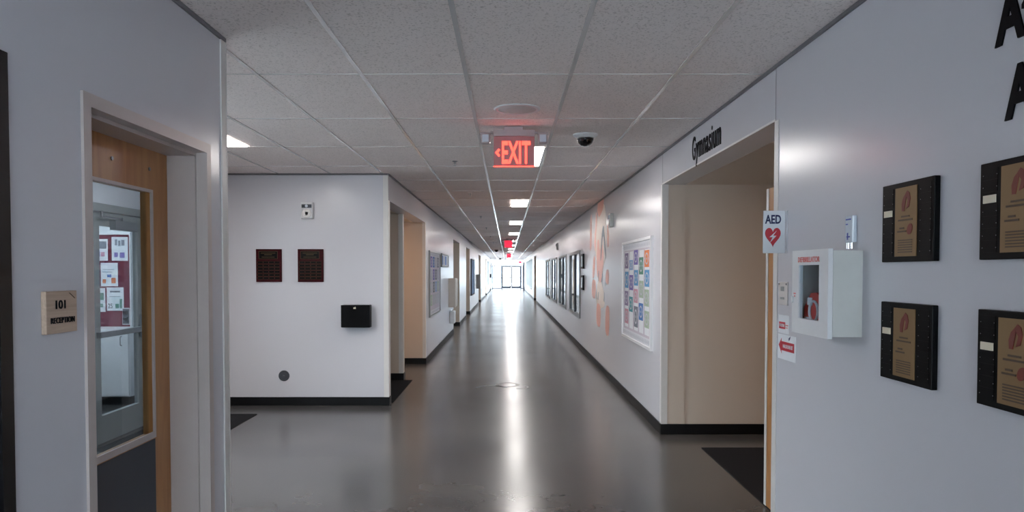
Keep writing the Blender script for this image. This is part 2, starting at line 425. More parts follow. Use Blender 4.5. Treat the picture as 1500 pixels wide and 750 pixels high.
# corner guards
def guard(name, mb): struct(name, mb, M['guard'])
guard('trim_2', MB().box(XL - 0.055, XL + 0.004, 8.494, 8.4995, bh, 2.72).box(XL + 0.0005, XL + 0.004, 8.4995, 8.62, bh, 2.42))
guard('trim_3', MB().box(XL + 0.0005, XL + 0.008, 3.545, 3.6, 0, H - 0.02).box(XL - 0.05, XL + 0.008, 3.6055, 3.612, 0, H - 0.02))
guard('trim_4', MB().box(XR - 0.004, XR - 0.0005, 4.005, 4.06, bh, 2.42).box(XR - 0.004, XR + 0.05, 4.0605, 4.066, 0, 2.42))
guard('trim_5', MB().box(XR - 0.004, XR - 0.0005, 7.0, 7.05, bh, 2.42).box(XR - 0.004, XR + 0.055, 6.982, 6.9875, bh, 2.42))
guard('trim_6', MB().box(XL + 0.0005, XL + 0.004, 12.36, 12.42, bh, 2.42).box(XL - 0.05, XL + 0.004, 12.342, 12.3475, bh, 2.42))
guard('trim_7', MB().box(-1.58, -1.516, 10.494, 10.4995, bh, 2.42).box(-1.5195, -1.515, 10.4995, 10.55, bh, 2.42))
guard('trim_8', MB().box(XR - 0.003, XR - 0.0005, 4.06, 7.0, 2.42, 2.432))
# control joints in the header
struct('trim_9', MB().box(XR - 0.0015, XR - 0.0003, 4.056, 4.061, 2.42, H - 0.02).box(XR - 0.0015, XR - 0.0003, 6.998, 7.004, 2.43, H - 0.02), M['angle'])

# ------------------------------------------------------------------ reception door
d = sempty('door_1', (XL - 0.17, 2.43, 0))
d['label'] = 'wooden reception door with a tall glass lite'
MB().box(-0.045, 0, 0.003, 0.157, 0.01, 2.125, M['wood']).box(-0.045, 0, 0.757, 0.925, 0.01, 2.125, M['wood']) \
    .box(-0.045, 0, 0.157, 0.757, 1.93, 2.125, M['wood']).box(-0.045, 0, 0.157, 0.757, 0.01, 0.86, M['wood']).build('door_leaf', None, d)
MB().box(0, 0.008, 0.145, 0.160, 0.845, 1.94).box(0, 0.008, 0.752, 0.767, 0.845, 1.94).box(0, 0.008, 0.160, 0.752, 1.927, 1.94).box(0, 0.008, 0.160, 0.752, 0.845, 0.872).build('lite_frame', M['frame'], d)
B(-0.026, -0.02, 0.157, 0.757, 0.86, 1.93).build('glass_pane', M['clear'], d)
B(0.0005, 0.003, 0.06, 0.768, 0.02, 0.838).build('kick_plate', M['darkgrey'], d)
for yy in (0.45, 0.75): MB().cyl((0.0, yy, 2.03), (0.004, yy, 2.03), 0.008, m=M['alu'], seg=12).build('bolt', None, d)
h = MB().cyl((0, 0.06, 1.02), (0.05, 0.06, 1.02), 0.012, m=M['alu']).cyl((0.05, 0.06, 1.02), (0.05, 0.17, 1.02), 0.010, m=M['alu']); h.build('handle', None, d)
fr = MB()
for (a0, a1, s0, s1) in ((-0.045, 0.0, 0.0, 0.016), (0.93, 0.975, 0.914, 0.93)):
    fr.box(-0.05, 0.18, a0, a1, 0, 2.13)
    fr.box(0.001, 0.13, s0, s1, 0, 2.13)
fr.box(-0.05, 0.18, -0.045, 0.975, 2.13, 2.175); fr.box(0.001, 0.13, 0.016, 0.914, 2.114, 2.13)
fr.build('door_frame', M['frame'], d)
# black door at the left edge
d = sempty('door_2', (XL, 1.02, 0))
fr = MB().box(-0.16, 0.008, 0, 0.05, 0, 2.14).box(-0.16, 0.008, 0.96, 1.01, 0, 2.14).box(-0.16, 0.008, 0, 1.01, 2.14, 2.19)
fr.build('door_frame', M['satin_black'], d)
B(-0.10, -0.055, 0.053, 0.957, 0.01, 2.137).build('door_leaf', M['satin_black'], d)
MB().cyl((-0.055, 0.12, 1.02), (0.0, 0.12, 1.02), 0.011).cyl((0, 0.12, 1.02), (0, 0.23, 1.02), 0.009).build('handle', M['alu'], d)

# interior window of the reception
wn = sempty('window_1', (-3.4, 3.6, 0.35))
MB().box(0, 1.74, 0.01, 0.09, 0, 0.04).box(0, 1.74, 0.01, 0.09, 2.11, 2.15).box(0, 0.04, 0.01, 0.09, 0.04, 2.11).box(1.70, 1.74, 0.01, 0.09, 0.04, 2.11).build('window_frame', M['frame'], wn)
B(0.04, 1.70, 0.045, 0.051, 0.04, 2.11).build('window_pane', M['clear'], wn)
def side_window(name, x, y0, z0, L, hh, depth, n):
    wn = sempty(name, (x, y0, z0))
    f = MB().box(0.03, depth, 0, L, 0, 0.05).box(0.03, depth, 0, L, hh - 0.05, hh); p = MB()
    for k in range(n + 1):
        yy = (L - 0.06) * k / n; f.box(0.03, depth, yy, yy + 0.06, 0.05, hh - 0.05)
        if k < n: p.box(0.07, 0.076, yy + 0.06, (L - 0.06) * (k + 1) / n, 0.05, hh - 0.05)
    f.build('window_frame', M['greymetal'], wn); p.build('window_pane', M['glass'], wn)
side_window('window_2', -3.85, 3.95, 0.2, 2.1, 2.3, 0.13, 2)
side_window('window_9', 5.2, 14.4, 0.8, 14.0, 1.7, 0.09, 7)  # outer window added to let daylight into the classroom and its panes
side_window('window_10', XR, 43.0, 0.5, 15.0, 1.9, 0.13, 8)  # side glazing added to brighten the far corridor
side_window('window_11', XL - 0.2, 50.0, 0.5, 7.6, 1.9, 0.13, 4)  # added on the left as well, extra daylight for the far floor and walls
side_window('window_12', XL - 0.2, 62.0, 0.5, 4.4, 1.9, 0.13, 2)  # added daylight opening just before the end doors

# grey glazed metal door with closer and push bar
d = sempty('door_3', (-3.7, 6.38, 0))
MB().box(-0.13, 0.02, 0, 0.07, 0, 2.13).box(-0.13, 0.02, 1.01, 1.08, 0, 2.13).box(-0.13, 0.02, 0, 1.08, 2.13, 2.2).build('door_frame', M['greymetal'], d)
lf = MB().box(-0.05, -0.005, 0.075, 0.19, 0.01, 2.12).box(-0.05, -0.005, 0.86, 1.005, 0.01, 2.12).box(-0.05, -0.005, 0.19, 0.86, 2.0, 2.12).box(-0.05, -0.005, 0.19, 0.86, 0.01, 0.26)
lf.build('door_leaf', M['greymetal'], d)
B(-0.03, -0.024, 0.19, 0.86, 0.26, 2.0).build('glass_pane', M['clear'], d)
MB().box(-0.004, 0.04, 0.12, 0.95, 0.98, 1.03).build('push_bar', M['alu'], d)
B(-0.004, 0.06, 0.88, 0.97, 0.92, 1.15, 0.008).build('latch_case', M['alu'], d)
cl = B(-0.004, 0.06, 0.36, 0.74, 1.97, 2.06, 0.006).build('door_closer', M['alu'], d)
MB().box(0.03, 0.045, 0.15, 0.50, 2.075, 2.085).cyl((0.037, 0.5, 2.05), (0.037, 0.5, 2.09), 0.012).cyl((0.037, 0.16, 2.07), (0.037, 0.16, 2.13), 0.010).build('closer_arm', M['chrome'], cl)
MB().cyl((0.012, 0.98, 1.9), (0.012, 0.98, 2.05), 0.010).build('hinge', M['chrome'], d)

# gymnasium door leaf (wood, standing at the near side of the opening)
d = sempty('door_4', (1.735, 3.92, 0))
B(0, 0.045, 0, 0.88, 0.012, 2.13).build('door_leaf', M['wood'], d)
MB().box(-0.003, 0.048, 0.88, 0.92, 0.012, 2.13).build('edge_strip', M['guard'], d)
MB().box(-0.03, -0.001, 0.08, 0.5, 1.0, 1.05).build('push_bar', M['alu'], d)

# doors in the left recesses and the right recess
n = 5
for (y0, y1) in LREC:
    d = sempty('door_%d' % n, (XL - 0.2, y0 + 0.3, 0)); n += 1
    MB().box(0.001, 0.03, 0, 0.05, 0, 2.13).box(0.001, 0.03, 1.75, 1.8, 0, 2.13).box(0.001, 0.03, 0, 1.8, 2.13, 2.18).build('door_frame', M['frame'], d)
    lf = B(0.001, 0.012, 0.053, 0.895, 0.01, 2.127).build('door_leaf', M['wood'], d); B(0.001, 0.012, 0.905, 1.747, 0.01, 2.127).build('door_leaf', M['wood'], d)
    MB().cyl((0.012, 0.84, 1.0), (0.05, 0.84, 1.0), 0.012).cyl((0.05, 0.84, 1.0), (0.05, 0.72, 1.0), 0.009).build('handle', M['alu'], lf)
d = sempty('door_%d' % n, (XR + T, 37.9, 0)); n += 1
MB().box(-0.03, -0.001, 0, 0.05, 0, 2.13).box(-0.03, -0.001, 1.95, 2.0, 0, 2.13).box(-0.03, -0.001, 0, 2.0, 2.13, 2.18).build('door_frame', M['frame'], d)
B(-0.012, -0.001, 0.053, 0.995, 0.01, 2.127).build('door_leaf', M['wood'], d); B(-0.012, -0.001, 1.005, 1.947, 0.01, 2.127).build('door_leaf', M['wood'], d)
B(-0.05, -0.012, 0.1, 0.9, 1.0, 1.04).build('push_bar', M['alu'], d)

# row of windows
for i, (y0, y1) in enumerate(WN):
    wn = sempty('window_%d' % (i + 3), (XR, y0, 0.62)); W = y1 - y0; hh = 1.4
    MB().box(-0.02, 0.16, 0, 0.07, 0, hh).box(-0.02, 0.16, W - 0.07, W, 0, hh).box(-0.02, 0.16, 0.07, W - 0.07, 0, 0.07).box(-0.02, 0.16, 0.07, W - 0.07, hh - 0.06, hh).build('window_frame', M['greymetal'], wn)
    B(-0.012, 0.15, W / 2 - 0.04, W / 2 + 0.04, 0.07, hh - 0.06).build('mullion', M['darkgrey'], wn)
    MB().box(0.012, 0.018, 0.07, W / 2 - 0.04, 0.07, hh - 0.06).box(0.012, 0.018, W / 2 + 0.04, W - 0.07, 0.07, hh - 0.06).build('window_pane', M['mirrorglass'], wn)

# glazed entrance at the far end
d = sempty('door_%d' % n, (0.365, YE, 0)); n += 1
fr = MB()
for x in (-0.94, 0.88): fr.box(x, x + 0.09, -0.06, 0.06, 0, 2.09)
fr.box(-0.93, 0.96, -0.06, 0.06, 2.09, 2.16)
fr.build('door_frame', M['darkframe'], d)
for s in (-1, 1):
    lf = MB()
    a0, a1 = (-0.86, -0.005) if s < 0 else (0.005, 0.89)
    lf.box(a0, a0 + 0.1, -0.025, 0.025, 0.01, 2.085).box(a1 - 0.1, a1, -0.025, 0.025, 0.01, 2.085).box(a0 + 0.1, a1 - 0.1, -0.025, 0.025, 1.99, 2.085).box(a0 + 0.1, a1 - 0.1, -0.025, 0.025, 0.01, 0.25)
    lf = lf.build('door_leaf', M['darkframe'], d)
    B(a0 + 0.1, a1 - 0.1, -0.003, 0.003, 0.25, 1.99).build('glass_pane', M['glass'], lf)
    B(a0 + 0.04, a1 - 0.04, -0.07, -0.026, 1.0, 1.05).build('push_bar', M['darkgrey'], lf)
wn = sempty('window_7', (0, YE, 0))
MB().box(XL, -0.57, -0.05, 0.05, 2.09, 2.16).box(1.33, XR, -0.05, 0.05, 2.09, 2.16).box(XL, XL + 0.07, -0.05, 0.05, 0, 2.09).box(XR - 0.07, XR, -0.05, 0.05, 0, 2.09) \
    .box(-1.33, -0.57, -0.05, 0.05, 0, 0.08).box(1.33, 1.43, -0.05, 0.05, 0, 0.08).box(-1.33, -0.57, -0.05, 0.05, 1.0, 1.05).box(XL, XR, -0.05, 0.05, H - 0.07, H).box(-1.2, -1.13, -0.05, 0.05, 1.05, 2.09).build('window_frame', M['darkframe'], wn)
MB().box(XL, XR, -0.003, 0.003, 2.16, H - 0.07).box(-1.33, -0.57, -0.003, 0.003, 0.08, 2.09).box(1.33, 1.43, -0.003, 0.003, 0.08, 2.09).build('window_pane', M['glass'], wn)

# ------------------------------------------------------------------ mats
tag(B(-3.64, -2.77, 6.3, 7.96, 0.0005, 0.006).build('floor_mat', M['carpet']), 'dark entrance mat at the far left of the lobby floor', 'mat')
tag(B(-3.15, XL + 0.02, 8.66, 10.47, 0.0005, 0.006).build('floor_mat', M['carpet']), 'dark carpet mat filling the entry of the cream alcove on the left', 'mat')
tag(B(1.74, 4.4, 3.3, 6.43, 0.0005, 0.006).build('floor_mat', M['carpet']), 'black mat on the floor inside the gymnasium opening', 'mat')
mk = MB()
def ring(cx, cy, rx, ry, w, n=36, a0=0, a1=2 * PI):
    vs = []
    for k in range(n + 1):
        t = a0 + (a1 - a0) * k / n
        vs.append((mk.bm.verts.new((cx + rx * math.cos(t), cy + ry * math.sin(t), 0.001)), mk.bm.verts.new((cx + (rx - w) * math.cos(t), cy + (ry - w) * math.sin(t), 0.001))))
    for p, q in zip(vs, vs[1:]): mk.bm.faces.new((p[0], q[0], q[1], p[1]))
ring(0.0, 10.05, 0.17, 0.2, 0.05); ring(0.17, 9.85, 0.13, 0.16, 0.03, a0=-2.0, a1=1.2); ring(-0.22, 9.6, 0.26, 0.42, 0.06, a0=0.5, a1=2.6)
tag(mk.build('floor_mark', M['mark']), 'pale worn ring shaped mark in the middle of the polished floor', 'floor mark')

# ------------------------------------------------------------------ ceiling fixtures
def make_light():
    t = thing('ceiling_light', '', 'ceiling light')
    f = MB().box(-0.1525, 0.1525, 0, 0.016, -0.007, -0.0045).box(-0.1525, 0.1525, 1.204, 1.22, -0.007, -0.0045).box(-0.1525, -0.1365, 0.016, 1.204, -0.007, -0.0045).box(0.1365, 0.1525, 0.016, 1.204, -0.007, -0.0045)
    f.build('frame', M['whitemetal'], t)
    B(-0.1365, 0.1365, 0.016, 1.204, -0.006, -0.0045).build('diffuser', M['lamp'], t)
    return t
L0 = make_light()
ords = ['nearest', 'second', 'third', 'fourth', 'fifth', 'sixth', 'seventh', 'eighth', 'ninth', 'tenth', 'eleventh', 'twelfth', 'thirteenth']
for k in range(12):
    o = L0 if k == 0 else copy_tree(L0)
    o.location = (0.37 - 0.1525 - 0.012, 6.67 + 4.88 * k, H)
    if k == 0: lb = 'lit ceiling panel partly hidden behind the nearest exit sign'
    elif k == 1: lb = 'lit ceiling panel over the corridor, first one past the nearest exit sign'
    elif k == 2: lb = 'lit ceiling panel over the corridor, second one past the nearest exit sign'
    elif k == 3: lb = 'lit ceiling panel over the corridor just before the second exit sign'
    else: lb = 'lit corridor ceiling panel, %s in the row counted from the camera' % ords[k]
    tag(o, lb, 'ceiling light', 'ceiling panels along the corridor')
o = copy_tree(L0); o.location = (-2.68 + 0.1525 + 0.012, 5.45, H); tag(o, 'lit ceiling panel in the lobby on the left, beside the wall corner', 'ceiling light'); del o['group']
o = copy_tree(L0); o.location = (2.9, 4.0, 2.42 ); tag(o, 'unseen ceiling panel added to light the gymnasium vestibule', 'ceiling light'); del o['group']; VEST = o  # hidden warm fill lamp, added behind the right wall
o = copy_tree(L0); o.location = (-5.6, 7.0, H); tag(o, 'unseen ceiling panel added to light the office behind the grey metal door', 'ceiling light'); del o['group']  # added out of view so the office is lit
o = copy_tree(L0); o.location = (-4.9, 7.0, H); tag(o, 'second unseen ceiling panel added to brighten the office, nearer the grey metal door', 'ceiling light'); del o['group']  # second added lamp, makes the office brighter through the glass
o = copy_tree(L0); o.location = (-3.3, 4.23, H); tag(o, 'unseen ceiling panel added to brighten the lobby, near the lobby window', 'ceiling light'); del o['group']  # extra lobby lamp added out of view behind the reception wall
o = copy_tree(L0); o.location = (3.6, 17, H); tag(o, 'unseen ceiling panel added to light the classroom behind the nearest corridor windows', 'ceiling light'); del o['group']  # added emitter that lights the near half of the classroom
o = copy_tree(L0); o.location = (3.6, 24, H); tag(o, 'unseen ceiling panel added to light the classroom behind the farthest corridor windows', 'ceiling light'); del o['group']  # added emitter for the far half
o = copy_tree(L0); o.location = (-2.6, 11.0, 2.42); tag(o, 'unseen ceiling panel added for warm light in the cream alcove on the left', 'ceiling light'); del o['group']; ALC = o  # warm fill lamp added out of view behind the wing wall
M['warmfill'] = mat('warm_fill_diffuser', (255, 240, 225), 0.5, emit=(255, 214, 176), estr=8.0)  # glow of the added vestibule and alcove panels
for q in (VEST, ALC):
    for ch in [c for c in bpy.data.objects if c.parent == q and c.name.startswith('diffuser')]:
        ch.data = ch.data.copy(); ch.data.materials.clear(); ch.data.materials.append(M['warmfill'])

# exit signs
def exit_sign(label, loc, detailed=True):
    t = thing('exit_sign', label, 'exit sign', loc, 0)
    t.scale = (1.05, 1, 1.05)
    MB().box(-0.075, 0.065, -0.03, 0.03, -0.0265, -0.0045).build('ceiling_mount', M['signgrey'], t)
    hb = MB().box(-0.156, 0.156, -0.032, 0.032, -0.13, -0.081, None, 0.004)
    hb.build('housing', M['signgrey'], t)
    if detailed:
        p = B(-0.154, 0.154, -0.012, 0.012, -0.352, -0.131, 0.003).build('sign_panel', M['exitface'], t)
        text_into(MB(), 'EXIT', -0.092, 0.122, -0.335, -0.166, -0.016, -0.0125, weight=0.018).build('lettering', M['exitred'], p)
        MB().prism([(-0.143, -0.252), (-0.116, -0.222), (-0.106, -0.232), (-0.124, -0.252), (-0.106, -0.272), (-0.116, -0.282)], -0.016, -0.0125).build('arrow', M['exitred'], p)
        MB().box(-0.156, 0.156, -0.015, 0.015, -0.357, -0.352).build('edge_strip', M['exitred'], p)
    else:
        p = B(-0.13, 0.13, -0.012, 0.012, -0.352, -0.131, 0.003).build('sign_panel', M['exitfar'], t)
    for s in (-1, 1):
        hd = MB()
        hd.cyl((s * 0.157, 0, -0.10), (s * 0.18, 0, -0.10), 0.010)
        hd.box(s * 0.18, s * 0.25, -0.04, 0.03, -0.185, -0.105, None, 0.012)
        hd.box(s * 0.178, s * 0.258, 0.0, 0.02, -0.115, -0.095, None, 0.003)
        hd = hd.build('lamp_head', M['signgrey'], t)
        MB().box(s * 0.192, s * 0.24, -0.046, -0.0405, -0.175, -0.12, None, 0.002).build('lens', M['lens'], hd)
    for ch in [c for c in bpy.data.objects if c.parent == t and not c.name.startswith('ceiling_mount')]: ch.location.z = 0.0545
    return t
exit_sign('lit red EXIT sign with a left arrow, nearest of the hanging signs', (0.055, 5.77, H))
exit_sign('small lit red exit sign hanging far down the corridor, second from the camera', (0.04, 25.0, H), False)
exit_sign('small lit red exit sign hanging near the end doors, third from the camera', (0.11, 43.5, H), False)
t = thing('exit_sign', 'tiny pink lit exit sign at the far glazed wall, right of the end doors', 'exit sign', (1.2, YE - 0.06, 2.46))
B(-0.14, 0.14, -0.05, 0, -0.1, 0.1, 0.005).build('housing', M['whitepl'], t); B(-0.12, 0.12, -0.056, -0.0505, -0.08, 0.08).build('sign_panel', M['exitfar'], t)

# ceiling speaker, camera dome, sprinklers
t = thing('ceiling_speaker', 'round white ceiling speaker grille just in front of the nearest exit sign', 'speaker', (0.07, 5.14, H))
MB().lathe([(0.165, 0.0), (0.165, -0.004), (0.158, -0.009), (0.14, -0.009), (0.136, -0.006)]).build('rim', M['whitepl'], t)
MB().lathe([(0.1355, -0.0062), (0.134, -0.0075), (0.09, -0.012), (0.03, -0.014)]).build('grille', M['grille'], t)
t = thing('security_camera', 'white dome security camera with a black glass bubble on the ceiling', 'security camera', (0.655, 6.09, H))
MB().lathe([(0.105, -0.0), (0.105, -0.006), (0.095, -0.018), (0.075, -0.024), (0.072, -0.03)]).build('base', M['whitepl'], t)
MB().lathe([(0.071, -0.0305), (0.069, -0.05), (0.058, -0.074), (0.038, -0.092), (0.012, -0.099)], m=M['dome']).build('dome', None, t)
MB().lathe([(0.0725, -0.0305), (0.0725, -0.034), (0.0715, -0.036)]).build('trim_ring', M['chrome'], t)
def sprinkler():
    t = thing('sprinkler_head', '', 'sprinkler')
    MB().lathe([(0.03, -0.0), (0.03, -0.003), (0.014, -0.010)], seg=16).build('escutcheon', M['alu'], t)
    MB().cyl((0, 0, -0.0105), (0, 0, -0.028), 0.006, seg=10).cyl((-0.012, 0, -0.018), (-0.003, 0, -0.042), 0.002, seg=6).cyl((0.012, 0, -0.018), (0.003, 0, -0.042), 0.002, seg=6).build('frame', M['greymetal'], t)
    MB().lathe([(0.004, -0.0425), (0.015, -0.044), (0.015, -0.046)], seg=16).build('deflector', M['alu'], t)
    return t
s0 = None
SPN = [(7.56, 'small ceiling sprinkler left of the nearest exit sign'), (10.7, 'small ceiling sprinkler over the corridor, second from the camera'), (15.0, 'small ceiling sprinkler over the corridor, third from the camera'),
       (18.9, 'small ceiling sprinkler over the corridor, fourth from the camera'), (23.5, 'small ceiling sprinkler left of the second exit sign'), (28.5, 'small ceiling sprinkler beyond the second exit sign, before the black ceiling dome')]
for i, (yy, lb) in enumerate(SPN):
    o = sprinkler() if i == 0 else copy_tree(s0)
    if i == 0: s0 = o
    o.location = (-0.545, yy, H); tag(o, lb, 'sprinkler', 'sprinkler heads along the corridor')
for yy, xx, lb in ((38, -0.57, 'small black ceiling dome left of the third exit sign'), (62, -0.6, 'tiny black ceiling dome close to the far end doors')):
    t = thing('security_camera', lb, 'security camera', (xx, yy, H))
    MB().lathe([(0.10, 0), (0.10, -0.03), (0.09, -0.04)], seg=20).build('base', M['black'], t)
    MB().lathe([(0.088, -0.0405), (0.07, -0.09), (0.03, -0.12)], seg=20).build('dome', M['dome'], t)

# ------------------------------------------------------------------ things on the wall facing the camera
YB = 8.5
t = thing('alarm_speaker', 'white rectangular fire alarm speaker with strobe high on the grey back wall', 'alarm', (-2.34, YB, 2.2), RB)
MB().box(-0.07, 0.07, -0.05, 0, 0, 0.19, None, 0.008).build('body', M['whitepl'], t)
sb = MB().box(-0.058, 0.058, -0.062, -0.0505, 0.125, 0.165, None, 0.003).build('strobe', M['darkgrey'], t)
MB().lathe([(0.018, 0.0), (0.016, -0.01), (0.008, -0.014)], axis='Y', c=(0, -0.0625, 0.145), seg=16).build('lens', M['lens'], sb)
gr = MB()
gr.lathe([(0.055, 0), (0.055, -0.003), (0.05, -0.005)], axis='Y', c=(0, -0.0505, 0.06))
for r in (0.02, 0.035): gr.lathe([(r, 0), (r, -0.003), (r - 0.004, -0.003)], axis='Y', c=(0, -0.056, 0.06), seg=24)
gr.build('speaker_grille', M['grid'], t)

def name_plaque(label, x):
    t = thing('award_plaque', label, 'plaque', (x, YB, 1.46), RB, 'rosewood name plaques on the back wall')
    MB().box(0, 0.30, -0.022, 0, 0, 0.385, None, 0.004).build('backboard', M['rosewood'], t)
    hp = MB().box(0.035, 0.255, -0.0255, -0.0225, 0.27, 0.36).build('header_plate', M['black'], t)
    f = MB()
    for q in ((0.035, 0.255, 0.27, 0.273), (0.035, 0.255, 0.357, 0.36), (0.035, 0.038, 0.273, 0.357), (0.252, 0.255, 0.273, 0.357)): f.box(q[0], q[1], -0.0275, -0.0258, q[2], q[3])
    for q in ((0.06, 0.23, 0.335, 0.341), (0.10, 0.19, 0.315, 0.322), (0.07, 0.22, 0.288, 0.294)): f.box(q[0], q[1], -0.0275, -0.0258, q[2], q[3])
    f.build('engraving', M['goldline'], hp)
    for c in range(4):
        for r in range(6):
            x0 = 0.022 + c * 0.066; z0 = 0.03 + r * 0.037
            n_ = MB().box(x0, x0 + 0.058, -0.025, -0.0225, z0, z0 + 0.028, M['black'])
            n_.box(x0, x0 + 0.058, -0.0262, -0.0252, z0, z0 + 0.0014, M['goldline']).box(x0, x0 + 0.058, -0.0262, -0.0252, z0 + 0.0266, z0 + 0.028, M['goldline'])
            n_.box(x0 - 0.002, x0, -0.0262, -0.0225, z0 + 0.004, z0 + 0.024, M['goldline']).build('name_plate', None, t)
name_plaque('dark red wooden name plaque on the back wall, the left of the pair', -2.948)
name_plaque('dark red wooden name plaque on the back wall, the right of the pair', -2.458)

t = thing('drop_box', 'black metal box mounted on the back wall near its right corner', 'box', (-1.763, YB, 0.93), RB)
MB().box(-0.165, 0.165, -0.12, 0, 0, 0.262, None, 0.005).build('body', M['black'], t)
MB().box(-0.168, 0.168, -0.128, -0.1205, 0.004, 0.262, None, 0.003).build('front_cover', M['black'], t)
MB().box(-0.022, 0.006, -0.131, -0.1285, 0.218, 0.236).box(-0.006, 0.002, -0.131, -0.1285, 0.236, 0.242).build('logo', M['ivory'], t)

t = thing('outlet_cap', 'round dark grey cap low on the back wall above the baseboard', 'wall cap', (-2.635, YB, 0.352), RB)
MB().lathe([(0.064, 0.0), (0.064, -0.006), (0.058, -0.011), (0.046, -0.011), (0.044, -0.008)], axis='Y').build('rim', M['darkgrey'], t)
MB().lathe([(0.0435, -0.0082), (0.04, -0.012), (0.03, -0.013)], axis='Y').build('disc', M['darkgrey'], t)
MB().lathe([(0.008, -0.0132), (0.008, -0.016), (0.005, -0.018)], axis='Y', seg=12).build('screw', M['chrome'], t)

# ------------------------------------------------------------------ right wall, near
# room sign on the left wall
t = thing('room_sign', 'pale wooden room sign reading 101 RECEPTION beside the reception door', 'sign', (XL, 2.166, 1.39), RL)
MB().box(0, 0.155, -0.016, 0, 0, 0.13, None, 0.002).build('panel', M['signwood'], t)
text_into(MB(), '101', 0.045, 0.092, 0.075, 0.102, -0.019, -0.0162, weight=0.002).build('number', M['ink'], t)
text_into(MB(), 'RECEPTION', 0.020, 0.138, 0.031, 0.049, -0.019, -0.0162, weight=0.0, spacing=1.1).build('lettering', M['ink'], t)
MB().prism([(0.112, 0.124), (0.116, 0.124), (0.142, 0.108), (0.142, 0.105)], -0.0175, -0.0162).build('inlay', M['goldtext'], t)

# AED flag sign
t = thing('aed_sign', 'white AED flag sign with a red heart, projecting at the corner of the opening', 'sign', (XR, 3.9, 1.68), 0)
MB().box(-0.121, -0.004, -0.002, 0.002, 0, 0.228).box(-0.004, -0.0005, -0.03, 0.002, 0, 0.228).build('panel', M['paper'], t)
text_into(MB(), 'AED', -0.112, -0.026, 0.158, 0.206, -0.004, -0.0022, weight=0.03).build('lettering', M['navy'], t)
pts = []
for k in range(40):
    u = 2 * PI * k / 40
    hx = 16 * math.sin(u) ** 3; hz = 13 * math.cos(u) - 5 * math.cos(2 * u) - 2 * math.cos(3 * u) - math.cos(4 * u)
    pts.append((-0.069 + hx * 0.00262, 0.093 + hz * 0.0036))
MB().prism(pts, -0.0035, -0.0022).build('heart', M['red'], t)
MB().prism([(-0.048, 0.122), (-0.088, 0.086), (-0.071, 0.086), (-0.085, 0.056), (-0.05, 0.094), (-0.068, 0.094)], -0.0048, -0.0037).build('lightning_bolt', M['paper'], t)

# AED cabinet
CY = 3.43
t = thing('aed_cabinet', 'white wall cabinet for a defibrillator with a small window in its door', 'cabinet', (XR, CY, 1.295), RR)
W, D, HH = 0.384, 0.147, 0.383
cb = MB(); q = 0.008
cb.box(0.006, W - 0.002, -D + 0.022, -0.0, q, 0.02); cb.box(0.006, W - 0.002, -D + 0.022, -0.0, HH - 0.02, HH - q)
cb.box(0.006, 0.018, -D + 0.022, 0, 0.02, HH - 0.02); cb.box(W - 0.014, W - 0.002, -D + 0.022, 0, 0.02, HH - 0.02); cb.box(0.018, W - 0.014, -0.01, 0, 0.02, HH - 0.02)
cb.build('body', M['greyside'], t)
dr = MB(); wx0, wx1, wz0, wz1 = 0.075, 0.295, 0.07, 0.315
dr.box(0, W, -D, -D + 0.02, wz1, HH).box(0, W, -D, -D + 0.02, 0, wz0).box(0, wx0, -D, -D + 0.02, wz0, wz1).box(wx1, W, -D, -D + 0.02, wz0, wz1)
dr = dr.build('door', M['whitemetal'], t)
B(wx0, wx1, -D + 0.006, -D + 0.010, wz0, wz1).build('window_pane', M['clear'], dr)
text_into(MB(), 'DEFIBRILLATOR', 0.07, 0.30, 0.328, 0.352, -D - 0.0015, -D - 0.0002, weight=0.01).build('lettering', M['palered'], dr)
MB().box(0.022, 0.045, -D - 0.0015, -D - 0.0002, 0.18, 0.186).box(0.028, 0.04, -D - 0.0015, -D - 0.0002, 0.168, 0.174).build('small_lettering', M['palered'], dr)
B(0.008, 0.02, -D - 0.008, -D - 0.0002, 0.14, 0.17, 0.002).build('latch', M['whitepl'], dr)
t = thing('defibrillator', 'red defibrillator case with white labels standing inside the white cabinet', 'defibrillator', (XR - 0.080, CY - 0.125, 1.3165), RR)
MB().prism([(-0.085, 0), (0.10, 0), (0.10, 0.15), (0.06, 0.17), (0.0, 0.165), (-0.07, 0.10)], -0.03, 0.03).build('case', M['bagred'], t)
MB().box(-0.06, 0.0, -0.033, -0.0305, 0.015, 0.055).box(-0.03, 0.02, -0.033, -0.0305, 0.11, 0.145).build('label', M['paper'], t)
MB().tube([(0.0 + 0.045 * math.cos(u * PI / 8) + 0.04, -0.034, 0.085 + 0.045 * math.sin(u * PI / 8)) for u in range(-4, 13)], 0.006).build('handle', M['paper'], t)

# strobe above cabinet
t = thing('strobe_alarm', 'narrow white strobe alarm with blue markings above the defibrillator cabinet', 'alarm', (XR, 3.17, 1.688), RR)
MB().box(0, 0.07, -0.022, 0, 0.018, 0.135, None, 0.006).build('body', M['lens'], t)
MB().box(0.012, 0.058, -0.0235, -0.0222, 0.115, 0.121).box(0.012, 0.03, -0.0235, -0.0222, 0.095, 0.100).box(0.02, 0.05, -0.0235, -0.0222, 0.04, 0.046).box(0.024, 0.034, -0.0235, -0.0222, 0.03, 0.06).build('marking', M['bluelens'], t)
MB().cyl((0.022, -0.014, -0.009), (0.022, -0.014, 0.0175), 0.010).cyl((0.052, -0.014, -0.009), (0.052, -0.014, 0.0175), 0.007).build('mounting_post', M['chrome'], t)

